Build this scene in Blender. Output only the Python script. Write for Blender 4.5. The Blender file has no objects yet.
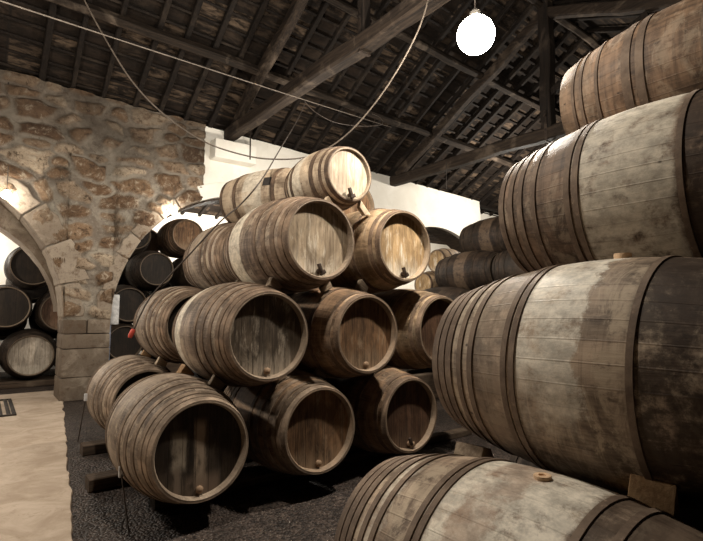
import bpy, bmesh, math, random
import numpy as np
from mathutils import Vector, Matrix, noise, Euler
random.seed(7)
PI = math.pi
S = bpy.context.scene
COL = S.collection

# ------------------------------------------------------------------ helpers
def link(name, me, mat=None, parent=None, smooth=None):
    o = bpy.data.objects.new(name, me)
    COL.objects.link(o)
    if mat is not None:
        me.materials.append(mat)
    if parent is not None:
        o.parent = parent
    if smooth is not None:
        a = math.radians(smooth)
        me.shade_smooth()
        try:
            me.set_sharp_from_angle(angle=a)
        except Exception:
            pass
    return o

def from_bm(name, bm, mat=None, parent=None, smooth=35):
    me = bpy.data.meshes.new(name)
    bmesh.ops.recalc_face_normals(bm, faces=bm.faces[:])
    bm.to_mesh(me); bm.free()
    return link(name, me, mat, parent, smooth)

def from_py(name, verts, faces, mat=None, parent=None, smooth=35):
    me = bpy.data.meshes.new(name)
    me.from_pydata([tuple(v) for v in verts], [], faces)
    me.update()
    return link(name, me, mat, parent, smooth)

def tag(o, label, cat, group=None):
    o['label'] = label; o['category'] = cat
    if group: o['group'] = group
    return o

def struct(o):
    o['kind'] = 'structure'
    return o

def thing(name, label, cat, loc, rot=(0, 0, 0), group=None):
    o = bpy.data.objects.new(name, None)
    o.empty_display_size = .1
    COL.objects.link(o)
    o.location = loc; o.rotation_euler = rot
    return tag(o, label, cat, group)

def bm_box(bm, cx, cy, cz, sx, sy, sz, M=None, bevel=0, jit=0):
    r = bmesh.ops.create_cube(bm, size=1)
    vs = r['verts']
    for v in vs:
        v.co = Vector((v.co.x*sx, v.co.y*sy, v.co.z*sz))
        if jit: v.co += Vector([random.uniform(-jit, jit) for _ in range(3)])
    if bevel:
        es = list({e for v in vs for e in v.link_edges})
        rr = bmesh.ops.bevel(bm, geom=es, offset=bevel, segments=2, affect='EDGES', profile=.6)
        vs = list({v for f in rr['faces'] for v in f.verts} | {v for v in vs if v.is_valid})
    T = Matrix.Translation((cx, cy, cz))
    T = T @ M if M is not None else T
    for v in vs: v.co = T @ v.co
    return vs

def bm_beam(bm, p0, p1, w, h, up=(0, 0, 1), bevel=.01, segs=10, wob=.012, seed=0):
    """squared timber from p0 to p1, slightly uneven along its length"""
    p0 = Vector(p0); p1 = Vector(p1); d = p1-p0; L = d.length; d.normalize()
    s = d.cross(Vector(up)).normalized(); u = s.cross(d).normalized()
    prof = []
    b = min(bevel, w*.3, h*.3)
    for (x, y) in ((-1, -1), (1, -1), (1, 1), (-1, 1)):
        cx, cy = x*w/2, y*h/2
        if x*y > 0: prof += [(cx-x*b if y < 0 else cx, cy if y < 0 else cy-y*b), (cx, cy-y*b) if y < 0 else (cx-x*b, cy)]
        else: prof += [(cx-x*b if y > 0 else cx-x*b, cy), (cx, cy-y*b)] if False else [((cx, cy-y*b) if y > 0 else (cx-x*b, cy)), ((cx-x*b, cy) if y > 0 else (cx, cy-y*b))]
    # order by angle so the outline never crosses itself
    prof.sort(key=lambda q: math.atan2(q[1]/h, q[0]/w))
    rings = []
    for i in range(segs+1):
        t = i/segs
        c = p0 + d*(L*t)
        n1 = noise.noise(Vector((t*L*.9, seed*3.1, 0)))*wob; n2 = noise.noise(Vector((t*L*.9, seed*3.1, 7)))*wob
        sc = 1+noise.noise(Vector((t*L*1.3, seed*1.7, 3)))*wob*1.5/max(w, .03)*.4
        rings.append([bm.verts.new(c+s*(x*sc+n1)+u*(y*sc+n2)) for x, y in prof])
    k = len(prof)
    for a, b2 in zip(rings, rings[1:]):
        for i in range(k):
            bm.faces.new((a[i], a[(i+1) % k], b2[(i+1) % k], b2[i]))
    bm.faces.new(rings[0][::-1]); bm.faces.new(rings[-1])

def tube_mesh(name, pts, r, mat, parent=None, n=8):
    pts = [Vector(p) for p in pts]
    V = []; F = []
    prev = None
    for i, p in enumerate(pts):
        t = (pts[min(i+1, len(pts)-1)]-pts[max(i-1, 0)]).normalized()
        a = Vector((0, 0, 1)) if prev is None else prev
        if abs(a.dot(t)) > .95: a = Vector((1, 0, 0))
        s = t.cross(a).normalized(); u = s.cross(t).normalized(); prev = u
        for k in range(n):
            g = 2*PI*k/n
            V.append(p+s*math.cos(g)*r+u*math.sin(g)*r)
    for i in range(len(pts)-1):
        for k in range(n):
            F.append((i*n+k, i*n+(k+1) % n, (i+1)*n+(k+1) % n, (i+1)*n+k))
    F.append(tuple(range(n))[::-1]); F.append(tuple((len(pts)-1)*n+k for k in range(n)))
    return from_py(name, V, F, mat, parent, 60)

def smooth_path(pts, m=8):
    P = [Vector(p) for p in pts]; out = []
    for i in range(len(P)-1):
        a = P[max(i-1, 0)]; b = P[i]; c = P[i+1]; d = P[min(i+2, len(P)-1)]
        for k in range(m):
            t = k/m
            out.append(.5*((2*b)+(-a+c)*t+(2*a-5*b+4*c-d)*t*t+(-a+3*b-3*c+d)*t**3))
    out.append(P[-1]); return out

def lathe(bm, prof, n=24, axis='Z', M=None):
    """prof: list of (r, h); revolve about local Z"""
    rings = []
    for r, h in prof:
        if r < 1e-6: rings.append([bm.verts.new((0, 0, h))])
        else: rings.append([bm.verts.new((r*math.cos(2*PI*k/n), r*math.sin(2*PI*k/n), h)) for k in range(n)])
    vs = [v for r in rings for v in r]
    for a, b in zip(rings, rings[1:]):
        if len(a) == 1 and len(b) == 1: continue
        for k in range(n):
            if len(a) == 1: bm.faces.new((a[0], b[k], b[(k+1) % n]))
            elif len(b) == 1: bm.faces.new((a[k], b[0], a[(k+1) % n]))
            else: bm.faces.new((a[k], a[(k+1) % n], b[(k+1) % n], b[k]))
    if M is not None:
        for v in vs: v.co = M @ v.co

# ------------------------------------------------------------------ node helpers
class NT:
    def __init__(self, name):
        self.m = bpy.data.materials.new(name); self.m.use_nodes = True
        self.t = self.m.node_tree; self.t.nodes.clear()
        self.out = self.t.nodes.new('ShaderNodeOutputMaterial')
        self.b = self.t.nodes.new('ShaderNodeBsdfPrincipled')
        self.t.links.new(self.b.outputs[0], self.out.inputs[0])
        self.b.inputs['Specular IOR Level'].default_value = .22
    def n(self, typ, **kw):
        nd = self.t.nodes.new(typ)
        for k, v in kw.items(): setattr(nd, k, v)
        return nd
    def set(self, sock, v):
        if isinstance(v, bpy.types.NodeSocket): self.t.links.new(v, sock)
        else: sock.default_value = v
    def math(self, op, a, b=0, c=0, clamp=False):
        nd = self.n('ShaderNodeMath', operation=op, use_clamp=clamp)
        for s, v in zip(nd.inputs, (a, b, c)): self.set(s, v)
        return nd.outputs[0]
    def mix(self, f, a, b, mode='MIX'):
        nd = self.n('ShaderNodeMix', data_type='RGBA', blend_type=mode)
        self.set(nd.inputs[0], f)
        for s, v in ((nd.inputs[6], a), (nd.inputs[7], b)):
            self.set(s, v if isinstance(v, bpy.types.NodeSocket) else (*v[:3], 1))
        return nd.outputs[2]
    def noise(self, vec, scale, detail=4, rough=.6, dist=0, out=0):
        nd = self.n('ShaderNodeTexNoise')
        if vec is not None: self.set(nd.inputs['Vector'], vec)
        nd.inputs['Scale'].default_value = scale; nd.inputs['Detail'].default_value = detail
        nd.inputs['Roughness'].default_value = rough; nd.inputs['Distortion'].default_value = dist
        return nd.outputs[out]
    def vmul(self, vec, s, add=None):
        nd = self.n('ShaderNodeVectorMath', operation='MULTIPLY_ADD')
        self.set(nd.inputs[0], vec); nd.inputs[1].default_value = s
        self.set(nd.inputs[2], add if add is not None else (0, 0, 0))
        return nd.outputs[0]
    def comb(self, x, y, z):
        nd = self.n('ShaderNodeCombineXYZ')
        for s, v in zip(nd.inputs, (x, y, z)): self.set(s, v)
        return nd.outputs[0]
    def sep(self, v):
        nd = self.n('ShaderNodeSeparateXYZ'); self.set(nd.inputs[0], v); return nd.outputs
    def step(self, v, lo, hi):
        nd = self.n('ShaderNodeMapRange', interpolation_type='SMOOTHSTEP')
        self.set(nd.inputs[0], v); self.set(nd.inputs[1], lo); self.set(nd.inputs[2], hi)
        return nd.outputs[0]
    def bump(self, h, strength=.4, dist=.01):
        nd = self.n('ShaderNodeBump'); nd.inputs['Strength'].default_value = strength
        nd.inputs['Distance'].default_value = dist
        self.set(nd.inputs['Height'], h); self.t.links.new(nd.outputs[0], self.b.inputs['Normal'])
    def col(self, c): self.set(self.b.inputs['Base Color'], c if isinstance(c, bpy.types.NodeSocket) else (*c, 1))
    def rough(self, r): self.set(self.b.inputs['Roughness'], r)
    def obj(self): return self.n('ShaderNodeTexCoord').outputs['Object']
    def rand(self): return self.n('ShaderNodeObjectInfo').outputs['Random']

def stave_mat(name, base=(.15, .098, .062), dark=(.06, .038, .025), pale=(.42, .33, .235), chalk=.35, bands=(), stave=.075, rough=.62):
    """weathered oak staves. UV: x = metres round the girth, y = metres from the front end.
    bands: (v0, v1, colour, strength, raggedness) stains or limewash lying between hoops"""
    N = NT(name)
    uv = N.n('ShaderNodeUVMap').outputs[0]
    u, v, _ = N.sep(uv)
    rnd = N.math('MULTIPLY', N.rand(), 37.0)
    us = N.math('DIVIDE', u, stave)
    sid = N.math('FLOOR', us)
    fr = N.math('FRACT', us)
    wn = N.n('ShaderNodeTexWhiteNoise', noise_dimensions='2D')
    N.set(wn.inputs['Vector'], N.comb(sid, rnd, 0))
    tone = wn.outputs['Value']
    # grain running along the staves
    gv = N.comb(N.math('MULTIPLY', u, 46.0), N.math('MULTIPLY', v, 3.2), N.math('ADD', N.math('MULTIPLY', sid, 3.7), rnd))
    grain = N.noise(gv, 1.0, 6, .68)
    blot = N.noise(N.comb(N.math('MULTIPLY', u, 2.3), N.math('MULTIPLY', v, 3.4), rnd), 1.0, 5, .62, .6)
    fine = N.noise(N.comb(N.math('MULTIPLY', u, 20), N.math('MULTIPLY', v, 14), rnd), 1.0, 5, .7)
    c = N.mix(N.step(grain, .3, .72), dark, base)
    c = N.mix(N.math('MULTIPLY', N.step(blot, .42, .66), .75), c, [x*1.75 for x in base])
    c = N.mix(N.math('MULTIPLY', N.step(blot, .49, .36), .75), c, dark)
    tv = N.math('MULTIPLY_ADD', tone, .3, .85)
    c = N.mix(1.0, c, N.comb(tv, tv, tv), 'MULTIPLY')
    ring = N.noise(N.comb(N.math('MULTIPLY', u, 1.3), N.math('MULTIPLY', v, 34), rnd), 1.0, 5, .65)
    c = N.mix(N.math('MULTIPLY', N.step(ring, .5, .68), .55), c, dark)
    c = N.mix(N.math('MULTIPLY', N.step(ring, .45, .3), .35), c, [x*1.9 for x in base])
    # pale lime and dust patches, rubbed round the girth
    pn = N.noise(N.comb(N.math('MULTIPLY', u, 3.6), N.math('MULTIPLY', v, 7.0), N.math('ADD', rnd, 11)), 1.0, 7, .72, .8)
    c = N.mix(N.math('MULTIPLY', N.math('MULTIPLY', N.step(pn, .5, .61), N.step(fine, .3, .55)), chalk), c, pale)
    sp = N.noise(N.comb(N.math('MULTIPLY', u, 60), N.math('MULTIPLY', v, 40), rnd), 1.0, 3, .6)
    c = N.mix(N.math('MULTIPLY', N.step(sp, .66, .74), chalk*.6), c, pale)
    c = N.mix(N.math('MULTIPLY', N.step(fine, .46, .3), .55), c, dark)
    for (v0, v1, colr, st, rg, *uu) in bands:
        wob = N.math('MULTIPLY', N.math('SUBTRACT', N.noise(N.comb(N.math('MULTIPLY', u, 6), N.math('MULTIPLY', v, 6), v0*9+3), 1.0, 6, .75), .5), rg)
        vv = N.math('ADD', v, wob)
        m = N.math('MULTIPLY', N.step(vv, v0-.018, v0+.018), N.step(vv, v1+.018, v1-.018))
        hole = N.step(N.noise(N.comb(N.math('MULTIPLY', u, 9), N.math('MULTIPLY', v, 7), v1*5), 1.0, 6, .75), .30, .52)
        m = N.math('MULTIPLY', N.math('MULTIPLY', m, hole), st)
        if uu:
            uw = N.math('ADD', u, N.math('MULTIPLY', wob, 2.2))
            m = N.math('MULTIPLY', m, N.math('MULTIPLY', N.step(uw, uu[0]-.12, uu[0]+.1), N.step(uw, uu[1]+.2, uu[1]-.2)))
        gcol = N.mix(N.step(fine, .3, .7), [x*.62 for x in colr], [min(1, x*1.15) for x in colr])
        c = N.mix(m, c, gcol)
    # dark knots, nicks
    vor = N.n('ShaderNodeTexVoronoi'); vor.inputs['Scale'].default_value = 1
    N.set(vor.inputs['Vector'], N.comb(N.math('MULTIPLY', u, 7), N.math('MULTIPLY', v, 5), rnd))
    nick = N.step(vor.outputs['Distance'], .07, .03)
    c = N.mix(N.math('MULTIPLY', nick, .8), c, (.03, .02, .015))
    joint = N.math('MINIMUM', fr, N.math('SUBTRACT', 1.0, fr))
    jm = N.step(joint, .05, .015)
    c = N.mix(N.math('MULTIPLY', jm, .12), c, dark)
    c = N.mix(N.math('MULTIPLY', N.step(v, .004, -.004), .6), c, (.24, .18, .125))
    N.col(c); N.rough(N.math('MULTIPLY_ADD', fine, .3, rough-.15))
    h = N.math('ADD', N.math('MULTIPLY', grain, .5), N.math('MULTIPLY', fine, .35))
    h = N.math('SUBTRACT', h, N.math('MULTIPLY', jm, .35))
    N.bump(h, .55, .006)
    return N.m

def head_mat(name, base=(.2, .14, .085), dark=(.08, .053, .033), pale=(.5, .41, .29), chalk=.5, stains=(), boards=.1, low=1.0):
    """barrel head of upright boards; object origin at the head's centre, x across, z up.
    stains: (x0, x1, z0, z1, colour, strength)"""
    N = NT(name)
    x, y, z = N.sep(N.obj())
    rnd = N.math('MULTIPLY', N.rand(), 29.0)
    bx = N.math('DIVIDE', N.math('ADD', x, 3.03), boards)
    bid = N.math('FLOOR', bx); fr = N.math('FRACT', bx)
    wn = N.n('ShaderNodeTexWhiteNoise', noise_dimensions='2D')
    N.set(wn.inputs['Vector'], N.comb(bid, rnd, 0))
    grain = N.noise(N.comb(N.math('MULTIPLY', x, 52), N.math('MULTIPLY', z, 3.4), N.math('ADD', rnd, bid)), 1.0, 6, .68)
    blot = N.noise(N.comb(N.math('MULTIPLY', x, 5.5), N.math('MULTIPLY', z, 3.0), rnd), 1.0, 5, .65, .5)
    drip = N.noise(N.comb(N.math('MULTIPLY', x, 16), N.math('MULTIPLY', z, 2.6), N.math('ADD', rnd, 5)), 1.0, 6, .7, .3)
    c = N.mix(N.step(grain, .3, .7), dark, base)
    c = N.mix(N.math('MULTIPLY', N.step(blot, .42, .7), .6), c, [k*1.7 for k in base])
    tv = N.math('MULTIPLY_ADD', wn.outputs['Value'], .34, .83)
    c = N.mix(1.0, c, N.comb(tv, tv, tv), 'MULTIPLY')
    lowm = N.math('MULTIPLY', N.step(N.math('ADD', z, N.math('MULTIPLY', N.math('SUBTRACT', drip, .5), .7)), -.1, -.34), low)
    c = N.mix(N.math('MULTIPLY', N.math('MULTIPLY', lowm, N.step(grain, .2, .6)), chalk), c, pale)
    c = N.mix(N.math('MULTIPLY', N.math('MULTIPLY', N.step(drip, .51, .62), N.step(blot, .4, .6)), chalk*.75), c, pale)
    c = N.mix(N.math('MULTIPLY', N.step(drip, .46, .36), .5), c, dark)
    for (x0, x1, z0, z1, colr, st) in stains:
        wx = N.math('ADD', x, N.math('MULTIPLY', N.math('SUBTRACT', drip, .5), .12))
        m = N.math('MULTIPLY', N.math('MULTIPLY', N.step(wx, x0-.02, x0+.02), N.step(wx, x1+.02, x1-.02)),
                   N.math('MULTIPLY', N.step(z, z0-.04, z0+.04), N.step(z, z1+.05, z1-.05)))
        m = N.math('MULTIPLY', N.math('MULTIPLY', m, N.step(blot, .25, .5)), st)
        c = N.mix(m, c, colr)
    jm = N.step(N.math('MINIMUM', fr, N.math('SUBTRACT', 1.0, fr)), .05, .015)
    c = N.mix(N.math('MULTIPLY', jm, .4), c, [k*.5 for k in dark])
    N.col(c); N.rough(.62)
    N.bump(N.math('SUBTRACT', N.math('MULTIPLY', grain, .6), jm), .4, .004)
    return N.m

def iron_mat(name, c0=(.05, .036, .028), c1=(.15, .085, .052), rough=.55, metal=.35):
    N = NT(name); o = N.obj()
    a = N.noise(o, 7, 6, .7); b = N.noise(o, 38, 4, .7); d = N.noise(o, 2.6, 6, .7)
    c = N.mix(N.step(a, .38, .66), c0, c1)
    c = N.mix(N.math('MULTIPLY', N.step(d, .52, .68), .7), c, [min(1, k*1.7) for k in c1])
    c = N.mix(N.math('MULTIPLY', N.step(b, .58, .75), .6), c, [min(1, k*1.9) for k in c1])
    N.col(c); N.rough(N.math('MULTIPLY_ADD', b, .4, rough-.15)); N.b.inputs['Metallic'].default_value = metal
    N.bump(b, .35, .003); return N.m

def timber_mat(name, base=(.11, .075, .05), dark=(.03, .02, .014), axis=0, pale=(.3, .24, .18), amt=.3):
    N = NT(name); o = N.obj()
    sc = [26, 26, 26]; sc[axis] = 1.3
    g = N.noise(N.vmul(o, sc), 1, 6, .7); b = N.noise(o, 1.8, 5, .65, .5)
    c = N.mix(N.step(g, .32, .7), dark, base)
    c = N.mix(N.math('MULTIPLY', N.step(b, .5, .7), amt), c, pale)
    N.col(c); N.rough(.8); N.bump(g, .6, .01); return N.m

def plain_mat(name, c, rough=.6, metal=0, var=.25, scale=12):
    N = NT(name); a = N.noise(N.obj(), scale, 5, .65)
    N.col(N.mix(N.step(a, .3, .7), [k*(1-var) for k in c], [min(1, k*(1+var)) for k in c]))
    N.rough(rough); N.b.inputs['Metallic'].default_value = metal; N.bump(a, .2, .004); return N.m

def glow_mat(name, c, s):
    N = NT(name); N.col((.9, .88, .8))
    N.b.inputs['Emission Color'].default_value = (*c, 1); N.b.inputs['Emission Strength'].default_value = s
    return N.m

# ------------------------------------------------------------------ constants of the place
WY0, WY1 = 10.2, 10.95            # the arcade wall
AR, AZ, PITCH = 2.82, 1.45, 6.4   # arch radius, springing height, arch spacing
ARC = [-1.63, 4.79, 11.19]
XS = 3.72                         # where bare stone gives way to limewash
def eave(x): return 5.86-.035*(x if x > -2 else -2)
RT = math.tan(math.radians(30))
RIDGE_Y = 5.3
def roofz(x, y):
    if y >= RIDGE_Y: return eave(x)+(WY0-y)*RT
    return eave(x)+(WY0-RIDGE_Y)*RT-(RIDGE_Y-y)*.44

# ------------------------------------------------------------------ materials of the setting
def mk_stone():
    N = NT('rubble_stone'); o = N.obj()
    at = N.n('ShaderNodeAttribute', attribute_name='tone'); am = N.n('ShaderNodeAttribute', attribute_name='mortar')
    tone = at.outputs['Fac']; mort = am.outputs['Fac']
    big = N.noise(o, 1.7, 6, .7, .5); fine = N.noise(o, 26, 6, .78); rust = N.noise(o, 5.5, 7, .75, 1.2); spot = N.noise(o, 7.5, 7, .78, .5)
    ramp = N.n('ShaderNodeValToRGB'); N.set(ramp.inputs[0], tone)
    cr = ramp.color_ramp; cr.elements[0].color = (.12, .07, .042, 1); cr.elements[1].color = (.56, .46, .35, 1)
    e = cr.elements.new(.35); e.color = (.28, .18, .11, 1); e = cr.elements.new(.65); e.color = (.40, .3, .215, 1)
    c = N.mix(N.math('MULTIPLY', N.step(rust, .50, .62), .65), ramp.outputs[0], (.17, .095, .053))
    c = N.mix(N.math('MULTIPLY', N.step(spot, .51, .64), .65), c, (.66, .58, .47))
    c = N.mix(N.math('MULTIPLY', N.step(spot, .47, .38), .85), c, (.06, .038, .025))
    c = N.mix(N.math('MULTIPLY', N.step(fine, .55, .7), .6), c, (.035, .024, .017))
    mc = N.mix(N.step(big, .35, .65), (.24, .2, .165), (.5, .45, .38))
    mc = N.mix(N.math('MULTIPLY', N.step(spot, .5, .66), .6), mc, (.08, .06, .045))
    mc = N.mix(N.math('MULTIPLY', N.step(fine, .48, .34), .5), mc, (.5, .45, .38))
    c = N.mix(mort, c, mc)
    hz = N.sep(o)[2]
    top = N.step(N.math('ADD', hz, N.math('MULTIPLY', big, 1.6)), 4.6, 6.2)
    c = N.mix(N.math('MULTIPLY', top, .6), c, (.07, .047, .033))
    dk = N.math('MULTIPLY_ADD', N.step(N.noise(o, .9, 5, .65, .6), .36, .62), .36, .54)
    c = N.mix(1.0, c, N.comb(dk, N.math('MULTIPLY', dk, .97), N.math('MULTIPLY', dk, .92)), 'MULTIPLY')
    N.col(c); N.rough(.9)
    N.bump(N.math('ADD', N.math('MULTIPLY', fine, .6), spot), .9, .035)
    return N.m
M_STONE = mk_stone()
def mk_ashlar():
    N = NT('dressed_stone'); o = N.obj()
    big = N.noise(o, 2.2, 6, .7, .6); fine = N.noise(o, 20, 6, .75); mid = N.noise(o, 7, 6, .7)
    at = N.n('ShaderNodeAttribute', attribute_name='tone').outputs['Fac']
    c = N.mix(at, (.11, .077, .052), (.34, .275, .21))
    c = N.mix(N.math('MULTIPLY', N.step(mid, .5, .66), .75), c, (.13, .085, .055))
    c = N.mix(N.math('MULTIPLY', N.step(big, .52, .66), .45), c, (.42, .35, .27))
    c = N.mix(N.math('MULTIPLY', N.step(fine, .52, .72), .5), c, (.06, .042, .03))
    N.col(c); N.rough(.9); N.bump(N.math('ADD', fine, mid), .7, .02); return N.m
M_ASHLAR = mk_ashlar()
def mk_lime():
    N = NT('limewash'); o = N.obj()
    a = N.noise(o, 1.3, 6, .65, .4); b = N.noise(o, 9, 6, .72)
    c = N.mix(N.step(a, .35, .7), (.80, .75, .66), (.9, .86, .78))
    c = N.mix(N.math('MULTIPLY', N.step(b, .6, .74), .4), c, (.5, .42, .33))
    N.col(c); N.rough(.95); N.bump(N.math('ADD', a, N.math('MULTIPLY', b, .4)), .45, .03); return N.m
M_LIME = mk_lime()
def mk_floor():
    N = NT('tarred_gravel'); o = N.obj()
    v = N.n('ShaderNodeTexVoronoi'); v.inputs['Scale'].default_value = 46; N.set(v.inputs['Vector'], o)
    n1 = N.noise(o, 5, 6, .7); n2 = N.noise(o, 60, 4, .7); n3 = N.noise(o, 1.1, 4, .6)
    c = N.mix(N.step(v.outputs['Color'], .2, .9), (.022, .016, .013), (.1, .072, .057))
    c = N.mix(N.math('MULTIPLY', N.step(n1, .4, .66), .7), c, (.018, .013, .011))
    c = N.mix(N.math('MULTIPLY', N.step(n2, .6, .7), .9), c, (.46, .39, .32))
    c = N.mix(N.math('MULTIPLY', N.step(n3, .48, .62), .4), c, (.07, .05, .04))
    N.col(c); N.rough(N.math('MULTIPLY_ADD', n2, .5, .3))
    N.bump(N.math('ADD', N.math('MULTIPLY', v.outputs['Distance'], -1.0), n1), .9, .02); return N.m
M_FLOOR = mk_floor()
def mk_path():
    N = NT('worn_concrete'); o = N.obj()
    n1 = N.noise(o, 2.4, 7, .68, .8); n2 = N.noise(o, 30, 5, .7); n3 = N.noise(o, 9, 6, .7)
    c = N.mix(N.step(n1, .3, .7), (.4, .3, .215), (.6, .48, .37))
    c = N.mix(N.math('MULTIPLY', N.step(n3, .56, .7), .5), c, (.3, .21, .145))
    c = N.mix(N.math('MULTIPLY', N.step(n2, .66, .72), .5), c, (.12, .08, .055))
    N.col(c); N.rough(.75); N.bump(N.math('ADD', N.math('MULTIPLY', n3, .5), N.math('MULTIPLY', n2, .4)), .3, .012); return N.m
M_PATH = mk_path()
def mk_tiles():
    """underside of clay roof tiles lying in courses on the battens"""
    N = NT('roof_tile_underside'); 
    uv = N.n('ShaderNodeUVMap').outputs[0]
    u, v, _ = N.sep(uv)
    cv = N.math('DIVIDE', v, .34); cid = N.math('FLOOR', cv); cf = N.math('FRACT', cv)
    cu = N.math('DIVIDE', N.math('ADD', u, -.65), .535); uid = N.math('FLOOR', cu); uf = N.math('FRACT', cu)
    wn = N.n('ShaderNodeTexWhiteNoise', noise_dimensions='2D'); N.set(wn.inputs['Vector'], N.comb(uid, cid, 0))
    n1 = N.noise(N.vmul(uv, (2.2, 7, 1)), 1.0, 6, .7, .4); n2 = N.noise(uv, 26, 4, .7)
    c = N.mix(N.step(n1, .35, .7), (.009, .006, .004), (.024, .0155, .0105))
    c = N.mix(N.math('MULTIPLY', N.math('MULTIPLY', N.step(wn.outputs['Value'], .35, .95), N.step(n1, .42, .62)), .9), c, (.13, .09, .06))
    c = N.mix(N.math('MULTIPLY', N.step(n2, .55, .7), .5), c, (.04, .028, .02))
    gap = N.math('MAXIMUM', N.step(cf, .16, .05), N.step(N.math('MINIMUM', uf, N.math('SUBTRACT', 1.0, uf)), .06, .02))
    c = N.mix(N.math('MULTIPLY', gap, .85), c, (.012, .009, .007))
    N.col(c); N.rough(.9)
    N.bump(N.math('ADD', N.math('MULTIPLY', cf, 1.0), N.math('MULTIPLY', n2, .3)), .8, .03); return N.m
M_TILES = mk_tiles()
M_RAFT = timber_mat('old_rafter', (.017, .0115, .008), (.006, .004, .003), 1, (.075, .054, .038), .35)
M_PURL = timber_mat('old_purlin', (.04, .027, .018), (.01, .007, .005), 0, (.26, .2, .15), .4)
M_BEAM = timber_mat('old_tie_beam', (.05, .034, .023), (.013, .009, .007), 1, (.2, .15, .11), .45)
M_POST = timber_mat('old_post', (.025, .017, .012), (.008, .006, .005), 2, (.13, .095, .07), .3)
M_DUNN = timber_mat('stillage_timber', (.12, .08, .052), (.035, .023, .016), 0, (.26, .2, .14), .4)
M_WEDGE = timber_mat('fresh_wedge_wood', (.62, .5, .36), (.4, .29, .19), 0, (.78, .68, .53), .5)
M_WEDGE2 = timber_mat('grey_wedge_wood', (.3, .23, .16), (.13, .09, .06), 0, (.45, .37, .28), .5)
M_WEDGE3 = timber_mat('tan_wedge_wood', (.5, .31, .16), (.3, .17, .08), 0, (.6, .42, .25), .5)
M_WIRE = plain_mat('pale_cable', (.2, .165, .135), .6)
M_CABLE = plain_mat('brown_cable', (.1, .078, .06), .6)
M_DWIRE = plain_mat('dark_cable', (.07, .055, .045), .6)
M_IRON = iron_mat('wrought_iron', (.025, .02, .017), (.07, .05, .038), .6, .6)
M_RED = plain_mat('red_plastic', (.42, .06, .04), .45)
M_GREY = plain_mat('grey_painted_metal', (.5, .49, .48), .5)
M_CORK = plain_mat('pale_cork', (.62, .42, .26), .7, 0, .2, 30)
M_TAPW = plain_mat('turned_tap_wood', (.26, .17, .105), .6)
M_TAPD = plain_mat('dark_tap_wood', (.05, .032, .022), .6)

# ------------------------------------------------------------------ floor, path
struct(from_py('floor', [(-8, -4, 0), (24, -4, 0), (24, 18, 0), (-8, 18, 0)], [(0, 1, 2, 3)], M_FLOOR))
def mk_pathmesh():
    edge = []
    for i in range(160):
        y = -3.5+i*.095
        x = .61+(y-4.0)*(.105)
        x += .035*noise.noise(Vector((y*2.3, 0, 1)))+.02*noise.noise(Vector((y*9, 0, 4)))
        edge.append((x, y))
    V = []; F = []
    for x, y in edge:
        V += [(-5.0, y, .022), (x-.05, y, .024), (x-.012, y, .018), (x, y, -.01)]
    for i in range(len(edge)-1):
        for k in range(3):
            a = i*4+k; F.append((a, a+1, a+5, a+4))
    return from_py('path', V, F, M_PATH, None, 40)
struct(mk_pathmesh())

# ------------------------------------------------------------------ arcade wall
def arch_top(x):
    """height of the opening at x, 0 where the wall stands on the ground"""
    for c in ARC:
        if abs(x-c) < AR: return AZ+math.sqrt(AR*AR-(x-c)**2)
    return 0.0 if x < -4.4 else AZ
def h2(i, j, k):
    return (math.sin(i*127.1+j*311.7+k*74.7)*43758.5453) % 1.0
CW, CH = .58, .30
def stone_field(x, z):
    """relief, tone and mortar share of rubble stonework at a point on the wall face"""
    V3 = Vector
    wx = x+.22*noise.noise(V3((x*1.5, z*1.5, 3.3)))+.035*noise.noise(V3((x*7, z*7, 1.3)))
    wz = z+.14*noise.noise(V3((x*1.5, z*1.5, 9.1)))+.03*noise.noise(V3((x*7, z*7, 5.3)))
    j0 = math.floor(wz/CH)
    best = []
    for j in range(j0-1, j0+3):
        sh = h2(j, 3, 9)
        i0 = math.floor(wx/CW-sh)
        for i in range(i0-1, i0+3):
            px = (i+sh+.2+.6*h2(i, j, 1))*CW; pz = (j-.0+.2+.6*h2(i, j, 2))*CH
            sz = .7+.75*h2(i, j, 3)
            d = math.sqrt(((wx-px)/CW)**2+((wz-pz)/CH)**2)/sz
            best.append((d, i, j))
    best.sort()
    d1, i, j = best[0]; e = best[1][0]-d1
    h = h2(i, j, 4)
    patch = noise.noise(V3((x*.8, z*.8, 1.5)))
    size = .08+.16*max(0, patch+.2)+.12*h2(i, j, 5)*(1 if z < 3.8 else .5)
    m = 1-min(1, max(0, (e-size)/.09))
    bulge = min(1, max(0, (e-size)/.32))
    rel = .085*(bulge**.55)*(.4+.8*h2(i, j, 6))+.016*noise.noise(V3((x*9, z*9, 1)))+.012*noise.noise(V3((x*21, z*21, 1)))+.02*noise.noise(V3((x*2.6, z*2.6, 7)))
    return rel, h, m
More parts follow.
